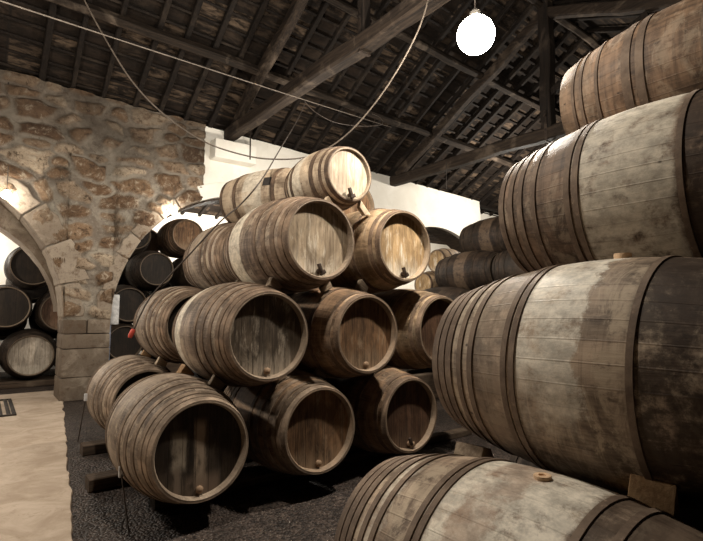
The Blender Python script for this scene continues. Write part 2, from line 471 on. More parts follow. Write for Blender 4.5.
def wall_mesh(name, x0, x1, step, mat, relief, top=None):
    xs = set(np.arange(x0, x1+1e-6, step).round(4).tolist()) | {x0, x1}
    for c in ARC:
        for s in (-1, 1):
            j = round(c+s*AR, 4)
            if x0 < j < x1:
                xs |= {round(j-1e-3, 4), round(j+1e-3, 4)} if j < -4.4 else {j}
                for q in (.004, .012, .03, .06, .1): xs.add(round(j-s*q, 4))
    xs = sorted(xs)
    # tidy near-duplicates, keep the jamb pair
    nz = max(4, int(5.9/step))
    V = []; tone = []; mort = []; F = []
    cols = []
    for x in xs:
        zb = arch_top(x); zt = eave(x) if top is None else top
        idx = []
        for k in range(nz+1):
            z = zb+(zt-zb)*k/nz
            if relief:
                r, t, m = stone_field(x, z)
                if zb > 0: r *= min(1, (z-zb)/.05+.2)
            else:
                r = .03*noise.noise(Vector((x*1.2, z*1.2, 2)))+.012*noise.noise(Vector((x*5, z*5, 2))); t = .5; m = 0
            idx.append(len(V)); V.append((x, WY0-r, z)); tone.append(t); mort.append(m)
        b = []
        for y in (WY0+.25, WY0+.5, WY1):
            b.append(len(V)); V.append((x, y, zb)); tone.append(.6); mort.append(.35)
        b2 = len(V); V.append((x, WY1, zt)); tone.append(.5); mort.append(.5)
        cols.append((idx, b, b2))
    for (i0, b0, t0), (i1, b1, t1) in zip(cols, cols[1:]):
        for k in range(nz): F.append((i0[k], i1[k], i1[k+1], i0[k+1]))
        u0 = [i0[0]]+b0; u1 = [i1[0]]+b1
        for k in range(3): F.append((u0[k], u0[k+1], u1[k+1], u1[k]))
        F.append((b0[-1], t0, t1, b1[-1])); F.append((t0, i0[-1], i1[-1], t1))
    for (i0, b0, t0), fl in ((cols[0], 0), (cols[-1], 1)):
        f = i0+[t0]+b0[::-1]; F.append(tuple(f if fl else f[::-1]))
    o = from_py(name, V, F, mat, None, 50 if relief else 30)
    for nm, dat in (('tone', tone), ('mortar', mort)):
        a = o.data.attributes.new(nm, 'FLOAT', 'POINT'); a.data.foreach_set('value', dat)
    return struct(o)
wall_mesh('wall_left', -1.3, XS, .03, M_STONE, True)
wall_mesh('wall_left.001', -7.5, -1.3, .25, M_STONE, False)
wall_mesh('wall_back', XS, 13.35, .12, M_LIME, False)
# the wall steps back beyond its last pier
wb = bmesh.new(); bm_box(wb, 17.4, 10.95, 2.65, 8.1, .5, 5.3); struct(from_bm('wall_back.001', wb, M_LIME))

wb = bmesh.new(); bm_box(wb, 21.9, 5.0, 4.4, .3, 14, 8.8); struct(from_bm('wall_right', wb, M_LIME))
# dressed stones round the arches and in the pier
def voussoirs(name, cx, a0, a1, n, thick, seed):
    rs = random.Random(seed); bm = bmesh.new(); tl = bm.verts.layers.float.new('tone')
    w = [rs.uniform(.75, 1.3) for _ in range(n)]; sw = sum(w); a = a0
    for i in range(n):
        b = a+(a1-a0)*w[i]/sw
        e = .004*(1 if a1 > a0 else -1)
        A, B = a+e, b-e
        th = thick*rs.uniform(.78, 1.2); pr = rs.uniform(.03, .055); t = rs.uniform(.35, 1.0)
        m = 5; grid = []
        for k in range(m+1):
            g = A+(B-A)*k/m
            for r in (AR-.012, AR+th*(1+.08*math.sin(k*2.1+i))):
                for y in (WY0-pr, WY1+.01):
                    j = rs.uniform(-.008, .008)
                    v = bm.verts.new((cx+(r+j)*math.cos(g), y+j, AZ+(r+j)*math.sin(g))); v[tl] = t+rs.uniform(-.1, .1)
                    grid.append(v)
        for k in range(m):
            p = k*4; q = p+4
            for (x, y2) in ((0, 1), (1, 3), (3, 2), (2, 0)):
                bm.faces.new((grid[p+x], grid[p+y2], grid[q+y2], grid[q+x]))
        bm.faces.new((grid[0], grid[1], grid[3], grid[2])); z = m*4
        bm.faces.new((grid[z], grid[z+1], grid[z+3], grid[z+2]))
        a = b
    bmesh.ops.recalc_face_normals(bm, faces=bm.faces[:])
    o = from_bm(name, bm, M_ASHLAR)
    bv = o.modifiers.new('b', 'BEVEL'); bv.width = .018; bv.segments = 2; bv.limit_method = 'ANGLE'; bv.angle_limit = .7
    return struct(o)
voussoirs('trim_1', ARC[0], .02, 1.25, 5, .40, 3)
voussoirs('trim_2', ARC[1], PI-.02, PI-1.16, 6, .22, 8)
# limewashed ring on the rest of the second arch and on the third
def inner_order(name, cx, a0, a1):
    bm = bmesh.new(); tl = bm.verts.layers.float.new('tone'); m = 44; g = []
    for k in range(m+1):
        a = a0+(a1-a0)*k/m; d = .62*math.sin(a)**2.0
        row = []
        for r in (AR-.01-d, AR+.05):
            for y in (WY1-.02, WY1+.7):
                j = .02*noise.noise(Vector((k*.7, r*3, y)))
                v = bm.verts.new((cx+(r+j)*math.cos(a), y+j, AZ+(r+j)*math.sin(a))); v[tl] = .35+.3*noise.noise(Vector((k*.35, y, 2))); row.append(v)
        g.append(row)
    for p, q in zip(g, g[1:]):
        for (x, y) in ((0, 1), (1, 3), (3, 2), (2, 0)): bm.faces.new((p[x], p[y], q[y], q[x]))
    for p in (g[0], g[-1]): bm.faces.new((p[0], p[1], p[3], p[2]))
    return struct(from_bm(name, bm, M_ASHLAR))
inner_order('trim_10', ARC[0], .06, 2.2)
def lime_ring(name, cx, a0, a1):
    bm = bmesh.new(); m = 40; g = []
    for k in range(m+1):
        a = a0+(a1-a0)*k/m
        g.append([bm.verts.new((cx+r*math.cos(a), y, AZ+r*math.sin(a))) for r in (AR-.012, AR+.3) for y in (WY0-.05, WY1+.01)])
    for p, q in zip(g, g[1:]):
        for (x, y) in ((0, 1), (1, 3), (3, 2), (2, 0)): bm.faces.new((p[x], p[y], q[y], q[x]))
    for p in (g[0], g[-1]): bm.faces.new((p[0], p[1], p[3], p[2]))
    return struct(from_bm(name, bm, M_LIME))
lime_ring('trim_3', ARC[1], PI-1.17, .02); lime_ring('trim_4', ARC[2], PI-.02, .9)
def soffit(name, cx, a0, a1):
    bm = bmesh.new(); m = 22
    for k in range(m):
        a = a0+(a1-a0)*(k+.04)/m; b = a0+(a1-a0)*(k+.96)/m
        q = [bm.verts.new((cx+r*math.cos(g), y, AZ+r*math.sin(g))) for g in (a, b) for r in (AR-.05, AR-.014) for y in (WY0+.1, WY1)]
        for f in ((0, 1, 3, 2), (4, 6, 7, 5), (0, 4, 5, 1), (2, 3, 7, 6), (0, 2, 6, 4), (1, 5, 7, 3)): bm.faces.new([q[i] for i in f])
    return struct(from_bm(name, bm, timber_mat('arch_boarding', (.075, .052, .036), (.025, .017, .012), 1, (.16, .12, .085), .4), None, 20))
soffit('trim_8', ARC[1], PI-.95, .4); soffit('trim_9', ARC[2], PI-.6, .9)
def pier(name, x0, x1, courses, mat, seed):
    rs = random.Random(seed); bm = bmesh.new(); tl = bm.verts.layers.float.new('tone')
    z = 0
    for hgt, cuts in courses:
        xs = [x0]+[x0+(x1-x0)*c for c in cuts]+[x1]
        for a, b in zip(xs, xs[1:]):
            t = rs.uniform(.15, .5); pr = rs.uniform(.03, .07)
            vs = bm_box(bm, (a+b)/2, (WY0-pr+WY1+.01)/2, z+hgt/2, b-a-.006, WY1+.01-WY0+pr, hgt-.006, None, .02, .008)
            for v in vs: v[tl] = t
        z += hgt
    return struct(from_bm(name, bm, mat))
pier('trim_5', ARC[0]+AR-.005, ARC[1]-AR+.005, [(.42, []), (.52, []), (.27, []), (.26, [.5])], M_ASHLAR, 5)
pier('trim_6', ARC[1]+AR-.005, ARC[2]-AR+.005, [(.5, []), (.3, [.45]), (.35, []), (.3, [.6])], M_LIME, 6)
# projecting limewashed pad under the truss foot, with its thin shadow ledge
bm = bmesh.new(); bm_box(bm, 4.33, 10.05, 5.19, .98, .36, .42, None, .03, .012); struct(from_bm('trim_7', bm, M_LIME))

# ------------------------------------------------------------------ roof
def slope_sheet(name, x0, x1, y0, y1, off, mat):
    V = []; F = []; UV = []
    nx, ny = 12, 10
    for i in range(nx+1):
        for j in range(ny+1):
            x = x0+(x1-x0)*i/nx; y = y0+(y1-y0)*j/ny
            V.append((x, y, roofz(x, y)+off)); UV.append((x, (y1-y)*1.15))
    for i in range(nx):
        for j in range(ny):
            a = i*(ny+1)+j; F.append((a, a+1, a+ny+2, a+ny+1))
    # thickness
    n = len(V); V += [(a, b, c+.06) for a, b, c in V]
    F2 = [tuple(q+n for q in f[::-1]) for f in F]
    o = from_py(name, V, F+F2, mat)
    ul = o.data.uv_layers.new(name='UVMap'); 
    for lp in o.data.loops: ul.data[lp.index].uv = UV[lp.vertex_index % n]
    return struct(o)
slope_sheet('ceiling', -7.5, 22, RIDGE_Y, WY0+.75, .16, M_TILES)
slope_sheet('ceiling.001', -7.5, 22, -1.6, RIDGE_Y, .16, M_TILES)
# battens under the tiles: one structure mesh
bm = bmesh.new()
k = 0; y = WY0+.5
while y > RIDGE_Y+.1:
    bm_beam(bm, (-4, y, roofz(-4, y)+.135), (22, y, roofz(22, y)+.135), .045, .03, (0, RT, 1), .004, 26, .02, k); y -= .31*.87; k += 1
struct(from_bm('ceiling_battens', bm, M_RAFT))
rx = .65; i = 0
RG = 'common rafters of the tiled roof'
while rx < 20.5:
    bm = bmesh.new(); jx = random.uniform(-.05, .05); w = random.uniform(.075, .105)
    y0 = WY0+.45
    bm_beam(bm, (rx+jx, y0, roofz(rx, y0)+.055), (rx+jx+random.uniform(-.05, .05), RIDGE_Y, roofz(rx, RIDGE_Y)+.055), w, .11, (0, RT, 1), .012, 14, .02, i+50)
    o = from_bm('rafter', bm, M_RAFT); struct(o)
    rx += .535; i += 1
for rx in (-.45, -1.0, -1.55):
    bm = bmesh.new(); bm_beam(bm, (rx, WY0+.45, roofz(rx, WY0+.45)+.055), (rx, RIDGE_Y, roofz(rx, RIDGE_Y)+.055), .09, .11, (0, RT, 1), .012, 12, .02, 90+rx)
    struct(from_bm('rafter', bm, M_RAFT))
rx = 2.2; i = 0
while rx < 20:
    bm = bmesh.new(); bm_beam(bm, (rx, RIDGE_Y, roofz(rx, RIDGE_Y)+.05), (rx, -1.4, roofz(rx, -1.4)+.05), .09, .11, (0, -.44, 1), .012, 10, .02, i+120)
    struct(from_bm('rafter', bm, M_RAFT)); rx += .75; i += 1
for y, s in ((8.6, 1), (6.95, 2), (5.32, 3), (3.0, 4), (.8, 5)):
    bm = bmesh.new(); bm_beam(bm, (-5, y, roofz(-5, y)-.09), (21, y, roofz(21, y)-.09), .15, .19, (0, RT if y > 5.3 else -.44, 1), .03, 40, .05, s)
    struct(from_bm('purlin', bm, M_PURL))
bm = bmesh.new(); bm_beam(bm, (-5, WY0+.12, roofz(-5, WY0+.12)-.03), (21, WY0+.12, roofz(21, WY0+.12)-.03), .2, .07, (0, 0, 1), .01, 30, .02, 77)
struct(from_bm('wall_plate', bm, M_RAFT))

def truss(x, zt, label, kingw, strut):
    t = thing('roof_truss', label, 'roof truss', (x, WY0, 0), (0, 0, 0), 'king post trusses carrying the roof')
    bm = bmesh.new(); bm_beam(bm, (0, .15, zt-.02), (0, -11.4, zt-.1), .25, .27, (0, 0, 1), .035, 24, .05, x)
    from_bm('tie_beam', bm, M_BEAM, t)
    bm = bmesh.new(); yk = RIDGE_Y-WY0
    zr = roofz(x, RIDGE_Y)-.32
    bm_beam(bm, (0, -.25, zt+.12), (0, yk, zr), .2, .22, (0, RT, 1), .03, 16, .05, x+1); from_bm('principal_rafter', bm, M_BEAM, t)
    bm = bmesh.new(); bm_beam(bm, (0, yk, zr), (0, -11.2, roofz(x, WY0-11.2)-.3), .2, .22, (0, -.44, 1), .03, 16, .05, x+2); from_bm('principal_rafter', bm, M_BEAM, t)
    bm = bmesh.new(); bm_beam(bm, (0, yk, zt+.05), (0, yk, zr+.2), kingw, kingw, (0, 1, 0), .02, 10, .03, x+3); from_bm('king_post', bm, M_POST, t)
    if strut:
        bm = bmesh.new(); bm_beam(bm, (0, yk+.1, zt+.75), (0, yk-2.0, roofz(x, RIDGE_Y-2.0)-.5), .15, .15, (0, 1, 0), .02, 8, .03, x+4); from_bm('strut', bm, M_POST, t)
    bm = bmesh.new()
    for s in (-1, 1): bm_box(bm, s*(kingw/2+.012), yk, zt+.1, .012, .06, .65, None, .003)
    bm_box(bm, 0, yk, zt-.24, kingw+.06, .06, .014, None, .003)
    bmesh.ops.create_cone(bm, cap_ends=True, segments=8, radius1=.025, radius2=.025, depth=kingw+.1, matrix=Matrix.Translation((0, yk, zt+.3)) @ Matrix.Rotation(PI/2, 4, 'Y'))
    from_bm('iron_strap', bm, M_IRON, t)
    return t
truss(4.30, 5.66, 'nearer king post truss whose pale-edged tie beam runs up to the top of the picture', .15, False)
truss(9.32, 5.42, 'farther king post truss with a thick post and brace, left of the topmost great barrel', .24, True)

# ------------------------------------------------------------------ the room beyond the arches
struct(from_py('wall_back.002', [(-8, 16.2, 0), (24, 16.2, 0), (24, 16.2, 6), (-8, 16.2, 6)], [(0, 1, 2, 3)], M_LIME))
V = []; UV = []
for x in (-8, 24):
    for y, z in ((16.25, 4.98), (10.9, 6.6)): V.append((x, y, z))
o = from_py('ceiling.002', V+[(a, b, c+.06) for a, b, c in V], [(0, 1, 3, 2), (4, 6, 7, 5), (0, 2, 6, 4)], M_TILES)
ul = o.data.uv_layers.new(name='UVMap')
for lp in o.data.loops:
    c = o.data.vertices[lp.vertex_index].co; ul.data[lp.index].uv = (c.x, (16.25-c.y)*1.06)
struct(o)
rx = -2.0; i = 0
while rx < 17:
    bm = bmesh.new(); bm_beam(bm, (rx, 16.2, 4.94), (rx, 10.95, 6.52), .09, .11, (0, .34, 1), .01, 6, .02, i+200)
    struct(from_bm('rafter', bm, M_RAFT)); rx += .6; i += 1

# ------------------------------------------------------------------ barrels
def rprof(t, rb, rh):
    """radius along the barrel, t in -1..1"""
    return rb-(rb-rh)*abs(t)**1.95
def barrel(label, cx, yf, cz, rb=.474, rh=.36, L=1.39, stave_m=None, head_m=None, hoop_m=None, hoops=None, rot=0.0, tap='plug', bung=None, group=None, tilt=(0, 0, 0), recess=.08, tapm=None, backhead=False, yaw=None, tapx=0.0, rear=None):
    """front head faces -y at y = yf (before yaw/tilt); cz is the axis height"""
    hl = L/2
    t = thing('wine_barrel', label, 'barrel', (cx, yf+hl, cz-rb), tilt if yaw is None else (tilt[0], tilt[1], yaw), group)
    n = 84; m = 26; ch = .026
    # staves with both chimes
    rows = []
    rows.append((-hl+recess+.012, rh-ch-.004, 0)); rows.append((-hl+.012, rh-ch+.004, 0)); rows.append((-hl, rh-ch+.012, 0)); rows.append((-hl, rh-.006, 0))
    for k in range(m+1):
        tt = -1+2*k/m; rows.append((hl*tt*.9965, rprof(tt, rb, rh), 1))
    rows += [(hl, rh-.006, 0), (hl, rh-ch+.012, 0), (hl-.012, rh-ch+.004, 0), (hl-recess-.012, rh-ch-.004, 0)]
    V = []; F = []; UV = []
    ph = rot
    nr = len(rows)
    lens = [0]
    for (y0, r0, _), (y1, r1, _) in zip(rows, rows[1:]): lens.append(lens[-1]+math.hypot(y1-y0, r1-r0))
    off = lens[4]
    for (y, r, _) in rows:
        for k in range(n):
            a = 2*PI*k/n
            V.append((r*math.sin(a), y, rb+r*math.cos(a)))
    for i in range(nr-1):
        for k in range(n):
            F.append((i*n+k, (i+1)*n+k, (i+1)*n+(k+1) % n, i*n+(k+1) % n)); 
    b = from_py('body', V, F, stave_m, t, 40)
    ul = b.data.uv_layers.new(name='UVMap'); dat = np.zeros(len(b.data.loops)*2)
    q = 0; ur = rb*.94
    for i in range(nr-1):
        for k in range(n):
            u0 = (2*PI*k/n+ph)*ur; u1 = (2*PI*(k+1)/n+ph)*ur; v0 = lens[i]-off; v1 = lens[i+1]-off
            dat[q:q+8] = (u0, v0, u0, v1, u1, v1, u1, v0); q += 8
    ul.data.foreach_set('uv', dat)
    # heads, each with its origin at its own centre
    for s, nm in ((-1, 'head'), (1, 'head')):
        bm = bmesh.new()
        bmesh.ops.create_circle(bm, cap_ends=True, segments=64, radius=rh-ch)
        bmesh.ops.inset_region(bm, faces=bm.faces[:], thickness=.03, depth=.0)
        g = bmesh.ops.extrude_face_region(bm, geom=bm.faces[:])
        for v in [e for e in g['geom'] if isinstance(e, bmesh.types.BMVert)]: v.co.z += .02
        for v in bm.verts: v.co = Matrix.Rotation(PI/2 if s < 0 else -PI/2, 4, 'X') @ v.co
        h = from_bm(nm, bm, head_m, t, 30); h.location = (0, s*(hl-recess+.0), rb)
    # hoops: (distance from the front end, width); mirrored to the back unless given as absolute
    if hoops is None: hoops = [(.0, .05), (.06, .042), (.118, .04), (.22, .042), (.335, .046), (.46, .042)]
    hs = list(hoops)+([(L-a-w, w) for a, w in hoops] if rear is None else list(rear))
    for a, w in hs:
        Vh = []; Fh = []
        st = 4
        prof = []
        for k in range(st+1):
            y = -hl+a+w*k/st; prof.append((y, rprof(y/hl, rb, rh)))
        full = [(y, r-.004) for y, r in prof[:1]]+[(y, r+.006) for y, r in prof]+[(y, r-.004) for y, r in prof[-1:]]
        for y, r in full:
            for k in range(n):
                g = 2*PI*k/n; Vh.append((r*math.sin(g), y, rb+r*math.cos(g)))
        for i in range(len(full)-1):
            for k in range(n): Fh.append((i*n+k, (i+1)*n+k, (i+1)*n+(k+1) % n, i*n+(k+1) % n))
        from_py('hoop', Vh, Fh, hoop_m, t, 40)
    if tap:
        lev = None
        bm = bmesh.new()
        r0 = .024*rh/.36
        lathe(bm, [(0, -.02), (r0*.85, -.02), (r0, .0), (r0*1.15, .012), (r0*1.1, .026), (r0*.7, .034), (0, .036)], 18)
        if tap == 'lever':
            lev = bmesh.new(); bm_box(lev, -.012, .03, .045, .03, .075, .03, Matrix.Rotation(.35, 4, 'Z'), .006)
            for v in lev.verts: v.co = Matrix.Rotation(PI/2, 4, 'X') @ v.co
            bm_box(bm, .02, -.012, .04, .06, .04, .03, Matrix.Rotation(.5, 4, 'Z'), .008)
        for v in bm.verts: v.co = Matrix.Rotation(PI/2, 4, 'X') @ v.co
        o = from_bm('tap' if tap == 'lever' else 'plug', bm, tapm or M_TAPW, t); o.location = (tapx, -hl+recess-.018, rb-rh*.80)
        if lev: from_bm('lever', lev, M_TAPD, o)
    if bung is not None:
        g, yb, hgt, bw = bung
        r = rprof(yb/hl, rb, rh)
        bm = bmesh.new(); lathe(bm, [(0, -.03), (bw*.8, -.03), (bw, hgt*.6), (bw*.95, hgt), (bw*.45, hgt), (bw*.4, hgt-.006), (0, hgt-.006)], 22)
        M = Matrix.Translation((r*math.sin(g), yb, rb+r*math.cos(g))) @ Matrix.Rotation(g, 4, 'Y')
        for v in bm.verts: v.co = M @ v.co
        o = from_bm('bung', bm, M_CORK, t)
    return t

H_DARK = iron_mat('hoop_dark_rust', (.06, .04, .028), (.14, .09, .058), .65, .1)
H_RUST = iron_mat('hoop_brown_rust', (.11, .073, .05), (.22, .15, .1), .65, .1)
H_BLACK = iron_mat('hoop_blackened', (.02, .014, .01), (.05, .033, .022), .6, .2)
H_PALE = iron_mat('hoop_dusty', (.14, .1, .07), (.28, .205, .145), .7, .05)
PALE = (.55, .46, .35)
S_A = stave_mat('staves_grey_brown', (.26, .2, .15), (.08, .054, .038), chalk=.9, bands=[(.62, .80, (.3, .23, .165), .5, .2)])
S_B = stave_mat('staves_limed_mid', (.25, .185, .135), (.08, .054, .038), chalk=.7, bands=[(.84, 1.07, (.7, .61, .48), .95, .07)])
S_C = stave_mat('staves_limed_back', (.21, .148, .105), (.072, .048, .034), chalk=.6, bands=[(.74, 1.05, (.68, .59, .46), .95, .08)])
S_D = stave_mat('staves_brown', (.25, .155, .092), (.085, .053, .033), chalk=.4)
S_E = stave_mat('staves_golden', (.29, .2, .12), (.12, .078, .045), chalk=.4)
S_F = stave_mat('staves_limed_cask', (.34, .26, .18), (.14, .095, .062), chalk=.7, bands=[(.42, .70, (.66, .58, .46), .75, .1)])
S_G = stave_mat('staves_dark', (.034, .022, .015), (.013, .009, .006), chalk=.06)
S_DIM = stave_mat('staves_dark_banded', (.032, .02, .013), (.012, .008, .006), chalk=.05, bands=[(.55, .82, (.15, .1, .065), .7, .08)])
HD_DARK = head_mat('head_near_black', (.036, .025, .017), (.017, .012, .009), (.3, .23, .16), .2, [(-.21, -.10, -.13, .12, (.33, .27, .2), .85), (-.19, -.13, -.32, -.1, (.2, .15, .11), .8), (-.035, .045, -.32, .2, (.36, .27, .19), .8), (-.1, .14, -.34, -.2, (.2, .14, .1), .7)])
HD_GREY = head_mat('head_dark_grey', (.085, .062, .042), (.035, .025, .017), (.46, .38, .29), .8)
HD_PALE = head_mat('head_pale_scuffed', (.33, .25, .165), (.15, .105, .067), (.64, .56, .45), .9)
HD_PALE2 = head_mat('head_pale_limed', (.44, .35, .255), (.25, .185, .125), (.68, .6, .48), .7)
HD_GOLD = head_mat('head_golden', (.42, .28, .145), (.2, .125, .06), (.74, .67, .55), 1.0)
HD_BRN = head_mat('head_brown', (.2, .11, .056), (.055, .031, .018), (.36, .27, .18), .55)
HD_RED = head_mat('head_red_brown', (.11, .058, .034), (.045, .025, .016), (.28, .19, .125), .4)
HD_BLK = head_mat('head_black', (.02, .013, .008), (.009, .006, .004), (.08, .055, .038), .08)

GL = 'barrels of the big left stack'
B = {}
B['B1'] = barrel('nearest bottom barrel of the left stack, black head with two pale streaks', 1.35, 3.565, .585, .486, .36, 1.40, S_A, HD_DARK, H_PALE, group=GL, rot=.3, tapx=-.0)
B['B2'] = barrel('second-tier left-stack barrel at its near end, dark grey head whitened at the foot', 1.893, 3.565, 1.41, .474, .36, 1.39, S_B, HD_GREY, H_RUST, group=GL, rot=1.2, rear=[(1.09, .05), (1.2, .045), (1.34, .05)])
B['B3'] = barrel('third-tier left-stack barrel with pale scuffed head, left below the little top cask', 2.401, 3.565, 2.26, .474, .36, 1.39, S_C, HD_PALE, H_RUST, group=GL, rot=2.2, tap='lever', tapm=M_TAPD, hoops=[(0, .05), (.065, .045), (.16, .05), (.28, .05), (.42, .05)], rear=[(1.07, .05), (1.2, .045), (1.34, .05)])
B['B5'] = barrel('bottom left-stack barrel with brown head, between the black-headed and the red-brown headed ones', 2.406, 3.565, .58, .474, .36, 1.39, S_D, HD_BRN, H_PALE, group=GL, rot=3.1)
B['B6'] = barrel('second-tier left-stack barrel with brown grained head, second from the near end', 2.914, 3.53, 1.40, .474, .36, 1.39, S_D, HD_BRN, H_RUST, group=GL, rot=4.0, hoops=[(0, .05), (.09, .04), (.33, .045)])
B['B7'] = barrel('third-tier left-stack barrel with golden yellow head streaked white, against the white wall', 3.44, 3.565, 2.285, .474, .36, 1.39, S_E, HD_GOLD, H_RUST, group=GL, rot=5.0, hoops=[(0, .05), (.09, .04), (.33, .045)], tap='lever', tapm=M_TAPD)
B['B8'] = barrel('bottom left-stack barrel with dark red-brown head, farthest of the bottom three heads', 3.505, 3.565, .57, .474, .36, 1.39, S_D, HD_RED, H_RUST, group=GL, rot=.9, hoops=[(0, .05), (.09, .04), (.33, .045)], tap='lever')
B['B9'] = barrel('second-tier left-stack barrel with red-brown head half hidden by the big right barrel', 3.99, 3.565, 1.41, .474, .36, 1.39, S_E, HD_RED, H_RUST, group=GL, rot=1.9, hoops=[(0, .05), (.09, .04), (.33, .045)])
B['B4'] = barrel('small pale cask lying on the very top of the left stack', 2.82, 3.70, 2.965, .335, .265, .84, S_F, HD_PALE2, H_DARK, group=GL, rot=.2, tap='lever', tapm=M_TAPD, hoops=[(.0, .045), (.09, .03), (.2, .055)], recess=.045)
B['B1b'] = barrel('bottom barrel lying behind the black-headed one, its far end by the stone pier', 1.52, 5.70, .60, .474, .36, 1.39, S_A, HD_BLK, H_PALE, group=GL, rot=2.6)
B['B2b'] = barrel('second-tier barrel behind, with the red-tipped cable hanging on it', 1.97, 5.42, 1.455, .474, .36, 1.39, S_A, HD_BLK, H_RUST, group=GL, rot=3.7)
B['B3b'] = barrel('third-tier barrel behind the tapped pale-headed one, lying below the banded top cask', 2.53, 5.26, 2.285, .474, .36, 1.39, S_A, HD_BLK, H_RUST, group=GL, rot=4.6)
B['B4b'] = barrel('top cask of the rear row with broad dark hoops and a black stencil square', 2.73, 4.65, 2.985, .35, .285, 1.1, S_F, HD_PALE, H_DARK, group=GL, rot=1.4, hoops=[(0, .045), (.24, .05)], yaw=.42)
B['B10'] = barrel('top barrel of the rear row, only its rim showing behind the small pale cask', 4.08, 5.25, 3.09, .46, .36, 1.3, S_E, HD_BRN, H_RUST, group=GL, rot=2.4)
# rear-row barrels that carry those above
LBL = 'barrel in the dark heart of the left stack, carrying the rear top barrels'
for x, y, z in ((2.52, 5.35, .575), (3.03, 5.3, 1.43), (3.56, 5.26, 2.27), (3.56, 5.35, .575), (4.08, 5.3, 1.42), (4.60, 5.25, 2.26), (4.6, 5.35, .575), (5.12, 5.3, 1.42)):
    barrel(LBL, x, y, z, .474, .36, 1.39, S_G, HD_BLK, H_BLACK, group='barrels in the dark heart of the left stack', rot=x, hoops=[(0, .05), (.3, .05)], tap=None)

# the black stencil square on the banded cask
bm = bmesh.new()
rr = .35; g0 = -1.38; 
for i in range(5):
    for j in range(2):
        a = g0+i*.08; y = -.28+j*.13; r = rprof(y/.55, .35, .285)+.003
        bm.verts.new((r*math.sin(a), y, .35+r*math.cos(a)))
bm.verts.ensure_lookup_table()
for i in range(4): bm.faces.new((bm.verts[2*i], bm.verts[2*i+1], bm.verts[2*i+3], bm.verts[2*i+2]))
from_bm('stencil_square', bm, plain_mat('black_paint', (.025, .02, .017), .7), B['B4b'])

# right-hand stack
GR = 'great barrels of the right stack'
DRK = (.04, .025, .017)
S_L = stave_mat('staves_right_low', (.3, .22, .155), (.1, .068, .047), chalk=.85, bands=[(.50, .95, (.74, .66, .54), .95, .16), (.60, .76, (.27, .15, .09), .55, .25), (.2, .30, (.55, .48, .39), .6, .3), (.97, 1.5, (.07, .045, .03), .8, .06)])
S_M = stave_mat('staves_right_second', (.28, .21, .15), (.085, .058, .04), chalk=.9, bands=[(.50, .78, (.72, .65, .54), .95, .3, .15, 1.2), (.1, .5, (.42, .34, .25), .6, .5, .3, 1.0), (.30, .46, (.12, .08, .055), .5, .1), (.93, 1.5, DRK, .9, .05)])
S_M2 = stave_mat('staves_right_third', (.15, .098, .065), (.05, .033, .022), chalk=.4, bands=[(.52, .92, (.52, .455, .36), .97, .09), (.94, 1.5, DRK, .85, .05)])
S_T = stave_mat('staves_right_top', (.19, .118, .072), (.055, .034, .022), chalk=.4, bands=[(.0, .25, (.3, .21, .14), .4, .1)])
# uv runs from the front (camera side) end, so bands measured from the far end are turned round by spinning the barrel
HR = [(0, .045), (.055, .042), (.107, .04), (.19, .03), (.26, .03), (.45, .026), (.488, .026)]
HM = iron_mat('hoop_right_brown', (.11, .075, .053), (.19, .135, .095), .65, .1)
RL = 1.41
def right(label, x, yc, z, sm, bung=None, hoops=HR, rot=0, hm=HM, rb=.462, rear=None):
    # turned half round so that its measured end is the far one
    t = barrel(label, x, yc-RL/2, z, rb, .35, RL, sm, HD_BLK, hm, hoops=hoops, rot=rot, tap=None, bung=bung, group=GR, yaw=PI, rear=rear)
    return t
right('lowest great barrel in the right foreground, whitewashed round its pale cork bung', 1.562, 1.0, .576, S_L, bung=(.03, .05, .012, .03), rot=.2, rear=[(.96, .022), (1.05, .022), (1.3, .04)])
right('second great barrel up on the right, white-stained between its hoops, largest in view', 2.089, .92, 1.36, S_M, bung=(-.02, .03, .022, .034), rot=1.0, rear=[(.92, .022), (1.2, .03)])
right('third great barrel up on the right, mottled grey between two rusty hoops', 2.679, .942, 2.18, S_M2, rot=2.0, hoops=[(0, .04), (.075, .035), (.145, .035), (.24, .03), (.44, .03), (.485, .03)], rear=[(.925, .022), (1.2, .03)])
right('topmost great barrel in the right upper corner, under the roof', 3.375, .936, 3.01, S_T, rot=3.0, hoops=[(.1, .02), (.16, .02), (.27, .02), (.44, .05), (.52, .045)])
LR = 'barrel hidden in the dark behind the great right-hand barrels'
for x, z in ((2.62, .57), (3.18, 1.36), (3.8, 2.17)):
    barrel(LR, x, .93-RL/2, z, .462, .35, RL, S_G, HD_BLK, H_BLACK, group='barrels in the dark of the right stack', rot=x, tap=None, hoops=[(0, .05), (.3, .05)], yaw=PI)

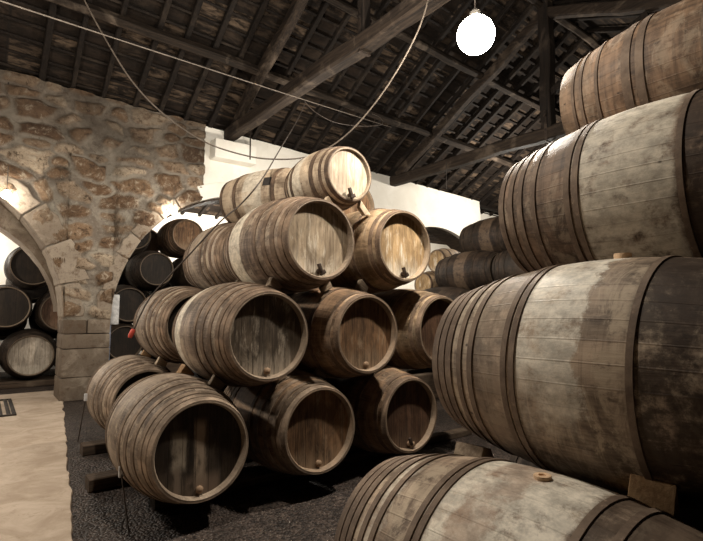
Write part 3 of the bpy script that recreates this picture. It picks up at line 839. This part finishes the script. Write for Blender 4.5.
# far stack between the two
GF = 'dark barrels of the far stack'
S3 = [(0, .05), (.1, .04), (.35, .05)]
FR, FH = .448, .345
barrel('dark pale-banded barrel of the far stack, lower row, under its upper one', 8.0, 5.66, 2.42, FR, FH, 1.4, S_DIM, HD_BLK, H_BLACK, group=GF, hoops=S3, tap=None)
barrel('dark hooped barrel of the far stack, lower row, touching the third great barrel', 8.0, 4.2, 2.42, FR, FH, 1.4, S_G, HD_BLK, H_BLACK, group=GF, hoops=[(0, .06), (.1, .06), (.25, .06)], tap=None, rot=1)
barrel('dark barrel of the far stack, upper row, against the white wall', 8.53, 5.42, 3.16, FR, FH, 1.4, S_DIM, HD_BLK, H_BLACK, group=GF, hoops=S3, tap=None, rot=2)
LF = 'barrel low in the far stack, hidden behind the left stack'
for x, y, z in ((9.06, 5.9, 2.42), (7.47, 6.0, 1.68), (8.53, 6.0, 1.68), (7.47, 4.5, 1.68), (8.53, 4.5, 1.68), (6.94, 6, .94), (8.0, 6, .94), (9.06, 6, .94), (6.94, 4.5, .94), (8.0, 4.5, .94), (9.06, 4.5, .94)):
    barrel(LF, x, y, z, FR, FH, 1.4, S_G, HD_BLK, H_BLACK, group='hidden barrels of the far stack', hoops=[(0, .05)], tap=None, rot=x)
def small_cask(label, x, y, z):
    return barrel(label, x+.4, y-.4, z, .34, .27, .8, S_E, HD_GOLD, H_DARK, group='small casks beyond the left stack', hoops=[(0, .04), (.2, .04)], recess=.03, yaw=-PI/2, tap=None)
small_cask('small cask with lit golden head just right of the golden-headed barrel', 8.72, 8.0, 2.85)
small_cask('lower small cask with dim head tucked below the lit one', 8.25, 8.0, 2.26)
for z in (1.44, .52): barrel('barrel under the two small casks, out of sight', 8.72, 7.5, z, .46, .35, 1.0, S_G, HD_BLK, H_BLACK, group='hidden barrels under the small casks', hoops=[(0, .05)], tap=None, rot=z)

# through the middle arch
GA = 'barrels beyond the middle arch'
barrel('barrel with lit brown head high beyond the middle arch beside the lamp', 3.95, 11.75, 3.50, .49, .38, 1.45, S_D, HD_BRN, H_DARK, group=GA, tap=None)
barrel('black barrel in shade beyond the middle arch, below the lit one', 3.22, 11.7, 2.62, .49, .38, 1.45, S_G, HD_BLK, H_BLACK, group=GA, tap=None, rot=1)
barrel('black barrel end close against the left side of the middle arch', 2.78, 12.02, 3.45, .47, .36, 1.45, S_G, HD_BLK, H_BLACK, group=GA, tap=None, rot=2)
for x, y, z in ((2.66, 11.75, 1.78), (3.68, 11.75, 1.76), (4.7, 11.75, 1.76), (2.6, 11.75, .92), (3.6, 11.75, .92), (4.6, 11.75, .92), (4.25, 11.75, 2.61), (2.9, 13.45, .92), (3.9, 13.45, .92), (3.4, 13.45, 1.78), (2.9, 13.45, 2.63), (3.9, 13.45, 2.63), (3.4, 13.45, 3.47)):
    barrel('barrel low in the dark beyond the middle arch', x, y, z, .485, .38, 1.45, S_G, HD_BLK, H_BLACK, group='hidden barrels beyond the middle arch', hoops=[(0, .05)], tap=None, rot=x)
# through the left arch
GB = 'barrels stacked beyond the left arch'
HD_LA = head_mat('head_grey_arch', (.42, .36, .29), (.2, .16, .12), (.5, .44, .36), .6)
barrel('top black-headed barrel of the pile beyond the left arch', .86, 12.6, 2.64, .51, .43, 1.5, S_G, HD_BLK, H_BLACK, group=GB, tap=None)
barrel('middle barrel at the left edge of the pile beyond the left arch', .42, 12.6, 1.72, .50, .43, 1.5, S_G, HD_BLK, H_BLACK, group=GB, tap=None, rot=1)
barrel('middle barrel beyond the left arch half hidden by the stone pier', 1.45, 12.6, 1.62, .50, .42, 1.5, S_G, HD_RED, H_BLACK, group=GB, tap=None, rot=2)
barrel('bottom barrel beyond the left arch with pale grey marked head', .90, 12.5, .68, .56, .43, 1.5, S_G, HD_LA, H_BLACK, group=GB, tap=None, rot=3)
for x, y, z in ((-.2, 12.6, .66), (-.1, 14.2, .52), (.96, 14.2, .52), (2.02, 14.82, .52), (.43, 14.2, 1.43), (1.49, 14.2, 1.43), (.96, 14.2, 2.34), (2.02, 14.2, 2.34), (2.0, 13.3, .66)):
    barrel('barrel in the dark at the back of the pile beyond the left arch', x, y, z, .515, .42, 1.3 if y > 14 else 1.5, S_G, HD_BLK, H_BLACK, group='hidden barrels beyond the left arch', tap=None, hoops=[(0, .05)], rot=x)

# ------------------------------------------------------------------ stillage timbers under the barrels
def timber(label, p0, p1, w, h, grp, seed):
    bm = bmesh.new(); d = Vector(p1)-Vector(p0)
    bm_beam(bm, (-d.length/2, 0, 0), (d.length/2, 0, 0), w, h, (0, 0, 1), .012, 14, .015, seed)
    o = from_bm('stillage_timber', bm, M_DUNN); o.location = (Vector(p0)+Vector(p1))/2
    o.rotation_euler.z = math.atan2(d.y, d.x)
    return tag(o, label, 'timber', grp)
GT = 'timbers lying under the barrels'
timber('long timber on the floor beneath the front heads of the left stack', (1.2, 4.26, .043), (5.2, 4.26, .043), .14, .085, GT, 1)
timber('timber whose sawn end sticks out left of the black-headed barrel', (.84, 5.02, .06), (4.6, 5.02, .06), .2, .12, GT, 2)
timber('timber with dark end sticking out beneath the rear bottom barrel by the pier', (.98, 6.3, .058), (4.6, 6.3, .058), .2, .115, GT, 3)
timber('timber beneath the far end of the lowest great right barrel', (1.1, 1.3, .055), (4.2, 1.3, .055), .16, .11, GT, 4)
timber('timber beneath the near end of the lowest great right barrel', (1.1, .65, .055), (4.2, .65, .055), .16, .11, GT, 5)
timber('dark timber under the barrels beyond the left arch', (-.9, 13.0, .07), (2.6, 13.0, .07), .9, .13, GT, 6)
GH = 'thick timbers under the far barrels'
for (x0, x1, y) in ((6.3, 9.7, 4.9), (6.3, 9.7, 5.6), (6.3, 9.7, 6.4), (6.3, 9.7, 7.1), (2.15, 5.3, 12.0), (2.15, 5.3, 12.45), (2.55, 5.3, 13.75), (2.55, 5.3, 14.5)):
    timber('thick timber bearing barrels in the dark, far back', (x0, y, .23), (x1, y, .23), .2, .46 if y < 8 else .41, GH, y)

# ------------------------------------------------------------------ wedges
def wedge(label, lo, hi, y, side, mat, w=.06, l=.12, rl=.474, ru=.474, out=.03, grp='wooden wedges between the barrels', h=None, spin=0):
    """block driven between a lower barrel (centre lo=(x,z)) and the one above it (hi), at depth y"""
    d = Vector((hi[0]-lo[0], 0, hi[1]-lo[1])); D = d.length; d.normalize()
    tang = Vector((0, 1, 0)).cross(d)*side
    gap = max(.02, D-rl-ru) if h is None else h
    c = Vector((lo[0], y, lo[1]))+d*(rl+gap/2)+tang*out
    bm = bmesh.new(); vs = bm_box(bm, 0, 0, 0, l, w, gap, None, .004, .004)
    for v in vs:
        if v.co.x < 0: v.co.z *= .55
    o = from_bm('wooden_wedge', bm, mat)
    M = Matrix((tang, Vector((0, 1, 0)), tang.cross(Vector((0, 1, 0))))).transposed()
    o.matrix_world = Matrix.Translation(c) @ M.to_4x4() @ Matrix.Rotation(spin, 4, 'Z')
    return tag(o, label, 'wedge', grp)
def rat(y, yf, rb=.474, rh=.36, L=1.39): return rprof((y-yf-L/2)/(L/2), rb, rh)
def wd(label, lo, hi, y, side, mat, yl, yu, **k):
    rl, ru = rat(y, yl), rat(y, yu)
    return wedge(label, lo, hi, y, side, mat, rl=rl+.004, ru=ru+.004, **k)
c1, c2, c3, c5, c6, c7, c8, c9 = (1.35, .58), (1.893, 1.41), (2.401, 2.26), (2.406, .58), (2.914, 1.40), (3.44, 2.285), (3.505, .57), (3.99, 1.41)
wd('small grey wedge on the shoulder of the black-headed barrel', c1, c2, 3.93, -1, M_WEDGE2, 3.565, 3.565, out=.035)
wd('tan wedge between the black-headed barrel and the one above, at the rear', c1, c2, 4.72, -1, M_WEDGE3, 3.565, 3.565, out=.035, w=.12)
wd('pale wedge under the rear second-tier barrel, nearest the red plug', (1.52, .6), (1.97, 1.455), 5.86, -1, M_WEDGE, 5.70, 5.42, out=.035)
wd('tan wedge under the far end of the rear second-tier barrel', (1.52, .6), (1.97, 1.455), 6.6, -1, M_WEDGE3, 5.70, 5.42, out=.035)
wd('pale wedge on the shoulder of the dark grey headed barrel', c2, c3, 3.93, -1, M_WEDGE2, 3.565, 3.565, out=.035)
wd('grey wedge on the back of the dark grey headed barrel', c2, c3, 4.70, -1, M_WEDGE2, 3.565, 3.565, out=.035)
wd('grey wedge on the brown-headed bottom barrel', c5, c6, 3.93, -1, M_WEDGE2, 3.565, 3.53, out=.035)
wd('dark wedge between the brown-headed bottom barrel and the dark grey one', c5, c2, 3.93, 1, M_WEDGE2, 3.565, 3.565, out=.035)
wd('grey wedge on the red-brown headed bottom barrel, left side', c8, c6, 3.93, 1, M_WEDGE2, 3.565, 3.53, out=.035)
wd('grey wedge on the shoulder of the brown second-tier barrel', c6, c7, 3.93, -1, M_WEDGE2, 3.53, 3.565, out=.035)
wd('wedge between the brown second-tier barrel and the tapped pale one', c6, c3, 3.93, 1, M_WEDGE2, 3.53, 3.565, out=.035)
wedge('pale wedge under the small top cask', c3, (2.82, 2.965), 3.82, -1, M_WEDGE, rl=rat(3.82, 3.565)+.004, ru=rprof((3.82-3.70-.42)/.42, .335, .265)+.004, out=.01, l=.08, w=.05)
wedge('pale wedge under the right side of the small top cask', c7, (2.82, 2.965), 3.82, 1, M_WEDGE, rl=rat(3.82, 3.565)+.004, ru=rprof((3.82-3.70-.42)/.42, .335, .265)+.004, out=-.02, l=.06, w=.05)
# heavy blocks under the great barrels
def block(label, loc, size, rot, mat):
    bm = bmesh.new(); vs = bm_box(bm, 0, 0, 0, *size, None, .008, .01)
    for v in vs:
        if v.co.z > 0: v.co.x = v.co.x*.35-size[0]*.2
    o = from_bm('chock_block', bm, mat); o.location = loc; o.rotation_euler = rot
    return tag(o, label, 'block', 'heavy chocks of the right stack')
block('large pale chock beneath the near end of the second great barrel', (1.79, .70, .955), (.2, .13, .17), (0, .35, .25), M_WEDGE3)
block('dark chock beneath the far end of the second great barrel', (1.80, 1.42, .93), (.2, .14, .15), (0, .3, 0), M_WEDGE2)

# ------------------------------------------------------------------ camera (needed to lay out nothing: fixed by the surveyed station)
F_PX = 481.4
cam_d = bpy.data.cameras.new('camera'); cam = bpy.data.objects.new('camera', cam_d); COL.objects.link(cam)
cam_d.sensor_width = 36; cam_d.lens = F_PX/703*36; cam_d.clip_start = .02; cam_d.clip_end = 200
cam.location = (0, 0, 1.6); cam.rotation_euler = (math.radians(95), 0, math.radians(-37.46))
S.camera = cam

# ------------------------------------------------------------------ cables
GC = 'cables slung under the roof'

a_, b_ = Vector((-.01, 6, 4.84)), Vector((7.26, 8, 5.86))
tag(tube_mesh('overhead_wire', [a_+(b_-a_)*t-Vector((0, 0, .012*(1-(2*t-.9)**2))) for t in [(-.12+i*.0562) for i in range(21)]], .008, M_WIRE),
    'taut pale wire slanting from the upper left corner across to the roof timbers', 'wire', GC)
sag = [(.74, 6.8, 5.88), (.84, 6.76, 5.62), (1.06, 6.63, 5.15), (1.37, 6.46, 4.59), (1.70, 6.26, 4.18), (2.12, 5.97, 3.82), (2.49, 5.71, 3.65), (2.85, 5.44, 3.57), (3.26, 5.12, 3.61), (3.55, 4.75, 3.84), (3.73, 4.28, 4.24), (3.82, 3.84, 4.71), (3.87, 3.61, 5.16), (3.95, 3.5, 5.9)]
tag(tube_mesh('sagging_cable', smooth_path(sag, 8), .0095, M_CABLE), 'long cable hanging in a deep sag above the little top cask', 'cable', GC)
drop = thing('hanging_cable', 'thin cable dropping from the taut wire over the rear barrels to a red plug', 'cable', (4.3, 6.98, 5.26), (0, 0, 0), GC)
def rel(pts, o): return [Vector(p)-Vector(o) for p in pts]
O_ = (4.3, 6.98, 5.26)
dp = [(4.32, 6.98, 5.27), (4.05, 6.75, 4.85), (3.14, 5.69, 3.85), (2.22, 4.41, 2.97), (2.03, 4.51, 2.69), (1.83, 4.51, 2.5), (1.63, 4.88, 2.16), (1.43, 5.33, 1.79), (1.35, 5.46, 1.58), (1.32, 5.52, 1.46), (1.305, 5.54, 1.42)]
tube_mesh('cord', rel(smooth_path(dp, 8), O_), .008, M_DWIRE, drop)
bm = bmesh.new(); lathe(bm, [(0, 0), (.018, 0), (.026, -.02), (.028, -.07), (.02, -.1), (0, -.1)], 14)
o = from_bm('plug', bm, M_RED, drop); o.location = Vector((1.305, 5.54, 1.425))-Vector(O_); o.rotation_euler = (.1, .35, 0); o['label'] = 'red plug'
tag(tube_mesh('slack_wire', smooth_path([(4.32, 6.99, 5.3), (4.47, 6.88, 5.11), (4.75, 6.68, 4.93), (5.1, 6.41, 4.86), (5.5, 6.3, 4.95), (6.0, 6.9, 5.4), (6.2, 7.4, 5.7)], 8), .006, M_DWIRE), 'short slack wire looping right from the top of the hanging cable', 'wire', GC)
tag(tube_mesh('hanger_rod', [(4.65, 9.85, 6.05), (4.66, 9.87, 5.06)], .016, M_IRON), 'thin iron rod hanging in front of the white wall above the left stack', 'rod')
tag(tube_mesh('dangling_string', smooth_path([(9.18, 8.02, 5.44), (9.17, 8.02, 5.0), (9.18, 8.03, 4.72)], 4), .008, M_DWIRE), 'short string dangling from the farther tie beam', 'string', GC)

# ------------------------------------------------------------------ rods against the left-stack barrels, box on the pier, floor grate
def rod(label, top, foot):
    t = thing('gauge_rod', label, 'rod', foot, (0, 0, 0), 'thin rods leaning on the left stack')
    d = Vector(top)-Vector(foot)
    tube_mesh('rod', [(0, 0, 0), d*.5, d], .006, M_DWIRE, t)
    bm = bmesh.new(); bm_box(bm, 0, 0, 0, .035, .03, .085, None, .008); o = from_bm('clip', bm, M_GREY, t); o.location = d
    return t
rod('thin rod with a pale clip leaning on the flank of the black-headed barrel', (.905, 4.05, .40), (.93, 3.84, 0))
rod('thin dark rod standing by the rear bottom barrel near the pier', (1.015, 6.4, .62), (1.04, 6.95, 0))
cab = thing('wall_box', 'pale grey sheet-metal box on the inner side of the pier', 'box', (ARC[1]-AR+.09, 10.42, 1.36))
bm = bmesh.new(); bm_box(bm, 0, 0, .3, .16, .34, .58, None, .02); from_bm('casing', bm, M_GREY, cab)
bm = bmesh.new(); bm_box(bm, 0, -.175, .3, .14, .012, .52, None, .005); from_bm('door', bm, M_GREY, cab)
bm = bmesh.new(); bm_box(bm, -.06, -.1, -.45, .03, .04, .9, None, .008); from_bm('conduit', bm, plain_mat('blue_grey_conduit', (.22, .24, .3), .5), cab)
gr = thing('drain_grate', 'small dark slatted grate set in the path at the left edge', 'grate', (.12, 10.0, .022))
bm = bmesh.new()
for k in range(7): bm_box(bm, -.3+k*.1, 0, .012, .05, 1.6, .022, None, .004)
from_bm('bars', bm, M_IRON, gr)
bm = bmesh.new()
for sx in (-.37, .37): bm_box(bm, sx, 0, .012, .05, 1.7, .026, None, .004)
for sy in (-.83, .83): bm_box(bm, 0, sy, .012, .79, .05, .026, None, .004)
from_bm('frame', bm, M_IRON, gr)

# ------------------------------------------------------------------ lamps
WARM = (1.0, .93, .82)
def point(name, loc, w, r, c=WARM):
    l = bpy.data.lights.new(name, 'POINT'); l.energy = w; l.shadow_soft_size = r; l.color = c
    o = bpy.data.objects.new(name, l); o.location = loc; COL.objects.link(o); return o
M_SOCK = plain_mat('lamp_socket', (.08, .07, .06), .5)
def pendant(label, loc, r, es, drop_z, watts, grp='hanging lamps'):
    t = thing('pendant_lamp', label, 'lamp', loc, (0, 0, 0), grp)
    bm = bmesh.new(); lathe(bm, [(r*math.sin(k*PI/18), -r*math.cos(k*PI/18)) for k in range(17)]+[(r*.3, r*1.05)], 36)
    b = from_bm('bulb', bm, glow_mat('lit_bulb', (1, .95, .84), es), t, 80)
    bm = bmesh.new(); lathe(bm, [(0, r*1.5), (r*.12, r*1.48), (r*.28, r*1.3), (r*.28, r*1.0), (0, r*1.0)], 20); from_bm('socket', bm, M_SOCK, t)
    tube_mesh('cord', [(0, 0, r*1.45), (0, 0, (drop_z+r*2)/2), (0, 0, drop_z)], .007, M_DWIRE, t)
    if watts: 
        l = point('lamp_light', Vector(loc)+Vector((0, 0, -r*1.05-.06)), watts, .05)
    return t
pendant('glaring hanging bulb near the top of the picture, above the aisle', (3.69, 2.82, 4.30), .18, 60, roofz(3.69, 2.82)-4.3, 430)
pendant('small bright bulb at the crown of the middle arch beside the pier', (3.03, 9.98, 3.69), .075, 70, .5, 5, 'bulbs in the arches')
pendant('small bright bulb under the left arch at the picture edge', (.235, 9.98, 3.60), .075, 70, .5, 5, 'bulbs in the arches')
# unseen lights without fittings: hall lamps inferred from the light, plus added fills
point('aisle_light', (1.2, 2.85, 5.0), 430, .08)
point('entrance_light', (-1.3, 6.0, 3.3), 300, .12)
point('far_aisle_light', (12, 7.4, 4.9), 500, .12)
point('white_wall_fill', (4.75, 7.45, 3.75), 230, .12)  # added to brighten the white wall, hidden behind the left stack
point('next_room_fill', (5.6, 14.3, 4.4), 420, .12)  # unseen light added for the next room's white wall
point('next_room_fill.002', (15.2, 13.8, 4.2), 300, .12)  # added so the wall beyond the third arch comes out white
point('next_room_fill.003', (-1.0, 11.7, 2.6), 110, .1)  # added to brighten the floor strip past the left arch
point('next_room_fill.001', (-.6, 15.2, 3.4), 150, .12)  # added behind the pile to whiten the wall and leave the barrels dark

w = bpy.data.worlds.new('world'); S.world = w; w.use_nodes = True
w.node_tree.nodes['Background'].inputs[0].default_value = (1, .9, .78, 1); w.node_tree.nodes['Background'].inputs[1].default_value = .001
S.view_settings.view_transform = 'Standard'; S.view_settings.look = 'None'; S.view_settings.gamma = 1
S.view_settings.use_curve_mapping = False; S.view_settings.exposure = 0.12
